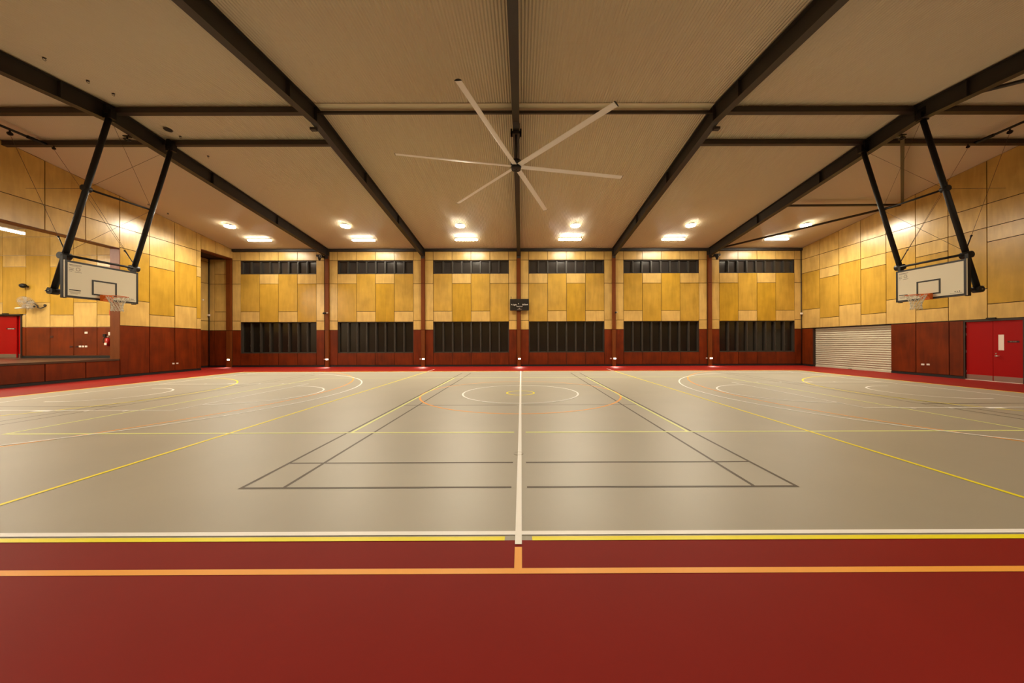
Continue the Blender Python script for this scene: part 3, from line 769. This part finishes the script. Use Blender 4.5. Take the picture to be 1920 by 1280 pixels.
# ---------------------------------------------------------------- small things on the roof
def hook(x, y, lab):
    m = MB(); z_ = roof(y) - .004; m.box(x - .03, x + .03, y - .02, y + .02, z_ - .012, z_ + .01); m.torus((x, y, z_ - .04), .03, .006, axis='x', n=14, m=5)
    tag(m.build('ceiling_hook', M['steel']), lab, 'hook', 'small hooks on the roof lining')
for x, y, l in ((-11.92, -2.0, 'before the ridge, nearest to the camera'), (-11.92, -1.17, 'before the ridge, middle one'), (-11.9, -.62, 'closest before the ridge beam'),
                (-11.9, 1.27, 'between the two roof beams'), (-11.9, 2.3, 'just beyond the second roof beam')):
    hook(x, y, f'tiny ceiling hook beside the left rafter, {l}')
hook(-18.08, 5.76, 'tiny ceiling hook near the left wall, nearer of two'); hook(-18.09, 6.65, 'tiny ceiling hook near the left wall, farther of two')
m = MB(); zz = roof(.95) - .02; m.torus((-11.98, .95, zz), .10, .018, n=24, m=6); m.tube((-11.98, .95, zz), (-11.98, .95, zz + .02), .09, 20)
tag(m.build('ceiling_sensor', M['steel']), 'round black ringed sensor on the roof lining beside the left rafter', 'sensor')
for x, l in ((-12.95, 'left'), (12.68, 'right')):
    t = thing('rafter_speaker', (x, .60, 8.36), f'small dark round fitting under the {l} outer rafter beside the hoop pole', 'ceiling fitting', 'round fittings under the outer rafters')
    m = MB(); m.torus((x, .6, 8.30), .075, .02, n=20, m=6); m.build('ring', M['hoopblack'], t)
    m = MB(); m.tube((x, .6, 8.31), (x, .6, 8.42), .02, 8); m.box(x - .09, x + .09, .54, .66, 8.39, 8.42); m.build('mount', M['hoopblack'], t)

# ---------------------------------------------------------------- cameras on the far wall
for x, l in ((-13.0, 'left'), (12.78, 'right')):
    y = YB - .40; t = thing('dome_camera', (x, y, 7.1), f'black dome camera hanging beside the foot of the {l} outer rafter', 'camera', 'dome cameras at the outer rafters')
    m = MB(); m.box(x - .19, x + .16, y - .10, y + .12, 7.16, 7.28); m.box(x - .12, x + .12, y + .12, YB - .035, 7.18, 7.26); m.build('bracket', M['hoopblack'], t, bevel=.01)
    m = MB(); m.tube((x - .02, y, 6.98), (x - .02, y, 7.16), .07, 16, .12); m.ball((x - .02, y, 6.98), .07); m.build('dome', M['hoopblack'], t)
    m = MB(); m.torus((x + .10, y - .10, 7.17), .07, .01, axis='y', n=18, m=5); m.build('cable_loop', M['grey'], t)
for x, l in ((-12.80, 'first full post from the left'), (6.20, 'second full post from the right')):
    y = YB - .13; t = thing('bullet_camera', (x, y, 3.52), f'small dark security camera on the {l} of the far wall', 'camera', 'small cameras on the wall posts')
    m = MB(); m.tube((x + .12, y - .0, 3.54), (x + .12, y - .03, 3.54), .05, 14); m.tube((x + .12, y - .03, 3.54), (x + .02, y - .10, 3.53), .02, 8); m.build('mount', M['grey'], t)
    m = MB(); m.tube((x + .03, y - .06, 3.53), (x - .02, y - .20, 3.50), .06, 16); m.build('body', M['hoopblack'], t)
    m = MB(); m.torus((x - .02, y - .201, 3.5), .045, .008, axis='y', n=16, m=5); m.build('lens_ring', M['steel'], t)

# conduits with junction boxes
for (px, py), bx_, l in (((-20.46, YB - .08), 1, 'left corner alcove'), ((18.50, YB - .08), -1, 'right corner')):
    z_top = 7.08 if px < 0 else 7.68
    t = thing('conduit', (px, py, 0), f'thin black vertical conduit with a white box in the {l}', 'conduit', 'conduits in the far corners')
    m = MB(); m.tube((px, py, .11), (px, py, z_top), .022, 10); m.build('pipe', M['black'], t)
    m = MB(); m.box(px - .06, px + .06, py - .055, py + .02, 3.36, 3.48); m.build('junction_box', M['white'], t, bevel=.005)
B(-20.62, -20.52, 11.0, 11.08, 4.35, 4.43).build('sensor_button', M['white'])
tag(bpy.data.objects['sensor_button'], 'tiny white sensor button on the alcove side wall', 'sensor')

# ---------------------------------------------------------------- roller shutter
t = thing('roller_shutter', (xr(8.35) + .12, 8.35, 0), 'closed cream roller shutter in the right wall', 'roller shutter')
def Psr(u_, z_, n): return (xr(u_) + .14 - n, u_, z_)
m = MB(); p = .118; z_ = .03
while z_ < 2.40:
    pr = [(0, 0), (.018, .012), (.030, .035), (.034, .059), (.030, .083), (.018, .104), (0, .112)]
    for (n0, h0), (n1, h1) in zip(pr[:-1], pr[1:]):
        if z_ + h1 > 2.42: break
        m.face([Psr(6.12, z_ + h0, n0), Psr(10.58, z_ + h0, n0), Psr(10.58, z_ + h1, n1), Psr(6.12, z_ + h1, n1)], sm=False)
    if z_ + p < 2.42: m.face([Psr(6.12, z_ + .112, 0), Psr(10.58, z_ + .112, 0), Psr(10.58, z_ + p, 0), Psr(6.12, z_ + p, 0)])
    z_ += p
m.build('slats', M['shutter'], t)
m = MB(); m.hexa([Psr(6.12, 0, -.01), Psr(10.58, 0, -.01), Psr(10.58, .07, -.01), Psr(6.12, .07, -.01), Psr(6.12, 0, .05), Psr(10.58, 0, .05), Psr(10.58, .07, .05), Psr(6.12, .07, .05)])
m.build('bottom_rail', M['shutter'], t)
for u_ in (6.105, 10.555):
    m = MB(); m.hexa([Psr(u_, 0, -.02), Psr(u_ + .04, 0, -.02), Psr(u_ + .04, 2.43, -.02), Psr(u_, 2.43, -.02), Psr(u_, 0, .06), Psr(u_ + .04, 0, .06), Psr(u_ + .04, 2.43, .06), Psr(u_, 2.43, .06)])
    m.build('guide_rail', M['struts'], t)
m = MB(); m.hexa([Psr(8.2, .01, .05), Psr(8.4, .01, .05), Psr(8.4, .03, .05), Psr(8.2, .03, .05), Psr(8.2, .01, .08), Psr(8.4, .01, .08), Psr(8.4, .03, .08), Psr(8.2, .03, .08)])
m.build('lock_handle', M['struts'], t)

# ---------------------------------------------------------------- red double door, right wall
t = thing('door_1', (xr(2.5), 2.52, 0), 'glossy red double door with steel kick plates in the right wall', 'door', kind='structure')
OD = Vector(t.location)
def Pd(u_, z_, n): return (xr(u_) + .03 - n, u_, z_)
def dbx(m, a, b, c, d, n0, n1, P=Pd): m.hexa([P(a, c, n0), P(b, c, n0), P(b, d, n0), P(a, d, n0), P(a, c, n1), P(b, c, n1), P(b, d, n1), P(a, d, n1)])
m = MB(); dbx(m, 1.66, 1.72, 0, 2.42, -.1, .065); dbx(m, 3.31, 3.36, 0, 2.42, -.1, .065); dbx(m, 1.66, 3.36, 2.36, 2.43, -.1, .065); m.build('door_frame', M['frame'], t)
def Pdl(u_, z_, n): return tuple(Vector(Pd(u_, z_, n)) - OD)
for a, b in ((1.725, 2.515), (2.525, 3.305)):
    m = MB(); dbx(m, a, b, .015, 2.355, -.02, .025); leaf = m.build('door_leaf', M['red_door'], t)
    m = MB(); dbx(m, a + .01, b - .01, .02, .215, .025, .029, Pdl); m.build('kick_plate', M['kick'], leaf)
    hx = a if a < 2 else b
    for zz in (.28, 1.1, 1.8, 2.12):
        m = MB(); dbx(m, hx - .012, hx + .012, zz, zz + .1, .025, .033, Pdl); m.build('hinge', M['chrome'], leaf)
    if a < 2:
        m = MB(); dbx(m, 2.22, 2.37, 1.22, 1.82, .025, .03, Pdl); m.build('vision_panel', M['pane'], leaf)
        m = MB(); m.tube(Pdl(2.44, 1.0, .025), Pdl(2.44, 1.0, .035), .035, 16); m.tube(Pdl(2.44, 1.0, .03), Pdl(2.44, 1.0, .07), .012, 8); m.tube(Pdl(2.45, 1.0, .065), Pdl(2.31, 1.0, .065), .011, 8); dbx(m, 2.42, 2.46, 1.07, 1.11, .025, .031, Pdl); m.build('door_handle', M['chrome'], leaf)
        m = MB(); dbx(m, 1.83, 2.13, 1.515, 1.585, .025, .03, Pdl); m.build('sign_plate', M['sign'], leaf)
        m = MB()
        for q0, q1 in ((1.90, 1.935), (1.945, 1.985), (2.0, 2.03), (2.04, 2.07)): dbx(m, q0, q1, 1.54, 1.562, .03, .032, Pdl)
        m.build('sign_lettering', M['faint'], leaf)
m = MB(); dbx(m, 2.40, 2.66, 2.44, 2.49, .03, .11); m.build('door_sensor', M['hoopblack'], t)
m = MB(); dbx(m, 1.72, 3.31, 0, .012, -.02, .07); m.build('threshold_strip', M['white'], t)

# ---------------------------------------------------------------- stage
stage = thing('stage', (-23, 0, 0), 'raised dark stage floor behind the opening in the left wall', 'stage')
m = MB(); m.hexa([(-28, -8, .80), (xl(-6.2), -6.19, .80), (xl(5.05), 5.03, .80), (-28, 6.4, .80), (-28, -8, .86), (xl(-6.2) + .05, -6.19, .86), (xl(5.05) + .05, 5.03, .86), (-28, 6.4, .86)])
m.face([(-28, 6.4, .8598), (xl(5) - .2, 5.0, .8598), (-19.2, 6.4, .8598)]); m.face([(-28, -8, .8598), (-19.0, -8, .8598), (xl(-6.2) - .2, -6.19, .8598)])
m.build('stage_floor', M['stage'], stage)
m = MB(); m.hexa([(xl(5.05) - .02, 5.02, .80), (xl(-6.2) - .02, -6.18, .80), (xl(-6.2) - .02, -6.18, .87), (xl(5.05) - .02, 5.02, .87), (xl(5.05) + .045, 5.02, .80), (xl(-6.2) + .045, -6.18, .80), (xl(-6.2) + .045, -6.18, .87), (xl(5.05) + .045, 5.02, .87)])
m.build('stage_nosing', M['stage'], stage)
# stage room
DX = (-27.0, -25.22, .86, 3.04)
m = MB(); holed(m, Ps, -28, -19.0, 0, lambda u_: 7.4, [DX], depth=.3); m.face([(-28, 6.42, 0), (-28, -8, 0), (-28, -8, 7.4), (-28, 6.42, 7.4)][::-1]); m.face([(-28, -8, 0), (-19, -8, 0), (-19, -8, 7.4), (-28, -8, 7.4)])
m.face([(-28, -8, 7.4), (-18.9, -8, 7.4), (-18.9, 6.43, 7.4), (-28, 6.43, 7.4)])
ws = m.build('wall_stage', M['plain']); tag(ws, 'end wall of the stage room with plywood sheets and a red door', 'wall', kind='structure')
up = MB(); lo = MB()
su = [-28.0, -27.36, -26.17, -24.99, -23.78, -22.59, -21.41, -20.23, -19.1]
for k, (a, b) in enumerate(zip(su[:-1], su[1:])):
    ty = T_levels() if k % 2 == 1 else S_levels()
    if k in (3, 5): ty = T_levels()
    if k in (2, 4, 6): ty = S_levels()
    if k == 2: aa_ = None
    for z0_, z1_, tn in ty + [(6.98, 7.38, .15)]:
        if b <= -25.22 + .01 or a >= -25.22:
            if b <= -25.2 and z1_ <= 3.06: continue
            sheet(up, Ps, a, b, max(z0_, 3.07) if b <= -25.2 else z0_, z1_, tn)
        else:
            if z0_ < 3.0: sheet(up, Ps, -25.20, b, z0_, min(z1_, 3.03), tn)
            if z1_ > 3.07: sheet(up, Ps, a, b, max(z0_, 3.07), z1_, tn)
    if b > -25.2: sheet(lo, Ps, max(a, -25.20), b, .97, 2.42, .1)
up.build('plywood_panelling', M['ply'], ws); lo.build('dado_panelling', M['dado'], ws)
tag(B(-25.2, -19.05, 6.39, 6.431, .861, .965).build('baseboard_stage', M['black']), 'black skirting on the stage wall', 'skirting', kind='structure')
# stage door: outer recess with a leaf standing open against it
t = thing('door_2', (-26.0, 6.43, .86), 'bright red door in a dark frame at the back of the stage', 'door', kind='structure')
m = MB(); m.box(-25.22, -25.17, 6.36, 6.6, .86, 3.07); m.box(-27.0, -25.17, 6.36, 6.6, 3.02, 3.07); m.build('door_frame', M['frame'], t)
m = MB(); m.box(-27.0, -25.62, 6.50, 6.54, .875, 2.98); leaf = m.build('door_leaf', M['red_door'], t)
OT = Vector(t.location)
def sb_(m, a, b, y0_, y1_, c, d): m.box(a - OT.x, b - OT.x, y0_ - OT.y, y1_ - OT.y, c - OT.z, d - OT.z)
m = MB(); sb_(m, -27.0, -25.63, 6.496, 6.50, .88, 1.06); m.build('kick_plate', M['kick'], leaf)
m = MB(); sb_(m, -26.13, -25.67, 6.494, 6.50, 2.31, 2.38); m.build('sign_plate', M['sign'], leaf)
m = MB()
for q0, q1 in ((-26.05, -25.95), (-25.94, -25.86), (-25.84, -25.73)): sb_(m, q0, q1, 6.492, 6.494, 2.332, 2.358)
m.build('sign_lettering', M['white'], leaf)
m = MB(); m.box(-25.61, -25.23, 6.56, 6.59, .875, 3.0); side = m.build('side_leaf', M['red_door'], t)
m = MB(); sb_(m, -25.61, -25.24, 6.556, 6.56, .88, 1.06); m.build('kick_plate', M['kick'], side)
m = MB(); m.box(-27.0, -25.2, 6.59, 6.7, .86, 3.05); m.build('recess_back', M['frame'], t)
m = MB(); m.box(-26.1, -25.85, 6.33, 6.40, 3.07, 3.12); tag(m.build('door_sensor', M['hoopblack']), 'small black sensor above the red stage door', 'sensor')
# stage pendant lights
for i, x in enumerate((-21.0, -24.5)):
    for j, (ya, yb_) in enumerate(((.6, 3.7), (-5.0, -1.9))):
        t = thing('pendant_light', (x, (ya + yb_) / 2, 6.3), f'long white pendant light over the {"front" if i == 0 else "rear"} of the stage, {"farther" if j == 0 else "nearer"} one', 'pendant light', 'long pendant lights over the stage')
        B(x - .04, x + .04, ya, yb_, 6.27, 6.33).build('housing', M['white'], t)
        B(x - .045, x + .045, ya + .01, yb_ - .01, 6.20, 6.27).build('diffuser', M['lamp2'], t)
        for y in (ya + .2, yb_ - .2): m = MB(); m.tube((x, y, 6.33), (x, y, 7.39), .006, 6); m.build('suspension_wire', M['grey'], t)
        area_light('lamp', (x, (ya + yb_) / 2, 6.19), .06, yb_ - ya - .1, 170, (1, .84, .60), t)
# things on the stage end wall
t = thing('wall_speaker', (-24.85, 6.40, 4.48), 'small round black speaker high on the stage wall', 'speaker')
m = MB(); m.ball((-24.90, 6.24, 4.49), .145, 16, (1, .8, .78)); m.build('body', M['hoopblack'], t)
m = MB(); m.tube((-24.86, 6.40, 4.45), (-24.89, 6.26, 4.47), .03, 8); m.build('bracket', M['hoopblack'], t)
t = thing('wall_fan', (-23.98, 6.40, 3.45), 'grey caged wall fan on the stage wall above the dado', 'fan')
fc = Vector((-24.40, 6.02, 3.60)); ax = Vector((.25, -.85, -.35)).normalized()
pu = ax.orthogonal().normalized(); pv = ax.cross(pu)
m = MB(); m.tube((-24.0, 6.40, 3.52), (-24.0, 6.36, 3.52), .06, 12); m.path([(-24.0, 6.38, 3.45), (-24.02, 6.25, 3.36), (-24.12, 6.22, 3.38), (-24.15, 6.22, 3.50)], .022, 8); m.build('wall_bracket', M['steel'], t)
m = MB(); m.tube(tuple(fc - ax * .26), tuple(fc - ax * .05), .07, 14); m.tube(tuple(fc - ax * .24), (-24.15, 6.22, 3.48), .025, 8); m.ball((-24.2, 6.15, 3.44), .045); m.build('motor', M['steel'], t)
m = MB()
for r_, k_ in ((.33, 0), (.25, .035), (.16, .055), (.07, .06)):
    n = 36
    for sgn in (1, -1):
        pts = [fc + ax * (k_ * sgn) + (pu * math.cos(2 * PI * i / n) + pv * math.sin(2 * PI * i / n)) * r_ for i in range(n + 1)]
        m.path(pts, .005, 4)
for i in range(30):
    d = pu * math.cos(2 * PI * i / 30) + pv * math.sin(2 * PI * i / 30)
    for sgn in (1, -1): m.path([fc + ax * .06 * sgn + d * .05, fc + ax * .05 * sgn + d * .18, fc + d * .33], .004, 4)
m.build('cage', M['grey'], t)
for i in range(5):
    a = 2 * PI * i / 5; d = pu * math.cos(a) + pv * math.sin(a); e_ = ax.cross(d); m = MB()
    pts = [fc + d * .05 - e_ * .02, fc + d * .29 - e_ * .07, fc + d * .30 + e_ * .07, fc + d * .05 + e_ * .03]
    m.hexa([p_ - ax * .003 for p_ in pts] + [p_ + ax * .003 for p_ in pts]); m.build('fan_blade', M['grey'], t)
t = thing('bird_camera', (-24.9, 6.40, 3.37), 'small white camera on the stage wall left of the grey fan', 'camera')
m = MB(); m.tube((-24.86, 6.40, 3.42), (-24.86, 6.34, 3.42), .06, 12); m.tube((-24.86, 6.34, 3.42), (-24.92, 6.22, 3.38), .025, 8); m.build('mount', M['white'], t)
m = MB(); m.tube((-24.86, 6.24, 3.39), (-25.08, 6.10, 3.34), .05, 14, .035); m.build('body', M['white'], t)
t = thing('exit_sign', (-20.56, 6.40, 3.13), 'small red sign on the stage wall beside the opening', 'sign')
B(-20.75, -20.30, 6.37, 6.40, 3.0, 3.28).build('sign_panel', M['ext'], t); B(-20.66, -20.40, 6.366, 6.37, 3.04, 3.24).build('white_symbol', M['white'], t)
t = thing('fire_extinguisher', (-20.74, 6.30, 1.45), 'red fire extinguisher hanging on the stage wall beside the opening', 'fire extinguisher')
m = MB(); m.tube((-20.74, 6.30, 1.47), (-20.74, 6.30, 1.82), .085, 20); m.ball((-20.74, 6.30, 1.82), .085, 16, (1, 1, .6)); m.tube((-20.74, 6.30, 1.44), (-20.74, 6.30, 1.48), .075, 20); m.build('cylinder', M['ext'], t)
B(-20.80, -20.68, 6.20, 6.216, 1.50, 1.62).build('white_label', M['white'], t)
m = MB(); m.tube((-20.74, 6.30, 1.86), (-20.74, 6.30, 1.93), .025, 10); m.bar((-20.78, 6.30, 1.94), (-20.62, 6.30, 1.99), .03, .015); m.bar((-20.78, 6.30, 1.93), (-20.64, 6.30, 1.91), .03, .012); m.build('valve_handle', M['chrome'], t)
m = MB(); m.path([(-20.74, 6.28, 1.90), (-20.86, 6.25, 1.88), (-20.88, 6.22, 1.75), (-20.85, 6.22, 1.60)], .014, 8); m.build('hose', M['hoopblack'], t)
m = MB(); m.box(-20.80, -20.64, 6.36, 6.40, 2.00, 2.16); m.build('wall_sign', M['white'], t)
B(-21.08, -20.94, 6.36, 6.40, 1.92, 2.06).build('call_point', M['hoopblack']); tag(bpy.data.objects['call_point'], 'small black square call point on the stage dado beside the extinguisher', 'call point')
outlet(Ps, -21.95, 2.13, 'upper single white switch plate on the stage dado', wd=.15, hg=.10)
for k, u_ in enumerate((-22.26, -22.11, -21.95)): outlet(Ps, u_, 1.44, f'{["left", "middle", "right"][k]} one of three white outlets in a row on the stage dado', 'white outlets in a row on the stage dado', wd=.12, hg=.085)
outlet(Ps, -23.69, 1.93, 'dark fitting on the stage dado, leftmost and higher than the others', m_='sign', wd=.16, hg=.1)
outlet(Ps, -22.70, 1.43, 'dark outlet on the stage dado well left of the white outlets', m_='sign', wd=.16, hg=.09)
outlet(Ps, -22.42, 1.43, 'dark outlet on the stage dado touching the row of white outlets', m_='sign', wd=.13, hg=.09)

# ---------------------------------------------------------------- camera, world, view
cam = bpy.data.cameras.new('camera'); co = bpy.data.objects.new('camera', cam); COL.objects.link(co)
cam.sensor_width = 36; cam.lens = 616.6 / 1920 * 36; cam.clip_start = .05
cam.shift_x = -(978.5 - 960) / 1920; cam.shift_y = .7 / 1920
co.location = (.026, -10.27, 1.58)
yaw, pt, rl = .0022, .0014, -.0030
fwd = Vector((math.sin(yaw) * math.cos(pt), math.cos(yaw) * math.cos(pt), math.sin(pt)))
r = Vector((math.cos(yaw), -math.sin(yaw), 0)); u = r.cross(fwd)
r2 = r * math.cos(rl) + u * math.sin(rl); u2 = -r * math.sin(rl) + u * math.cos(rl)
co.rotation_euler = Matrix((r2, u2, -fwd)).transposed().to_euler()
S.camera = co
wd = bpy.data.worlds.new('night'); wd.use_nodes = True; S.world = wd
wd.node_tree.nodes['Background'].inputs[0].default_value = (.02, .025, .04, 1); wd.node_tree.nodes['Background'].inputs[1].default_value = .2
vs = S.view_settings; vs.view_transform = 'Standard'; vs.look = 'None'; vs.gamma = 1; vs.exposure = 0.33; vs.use_curve_mapping = False
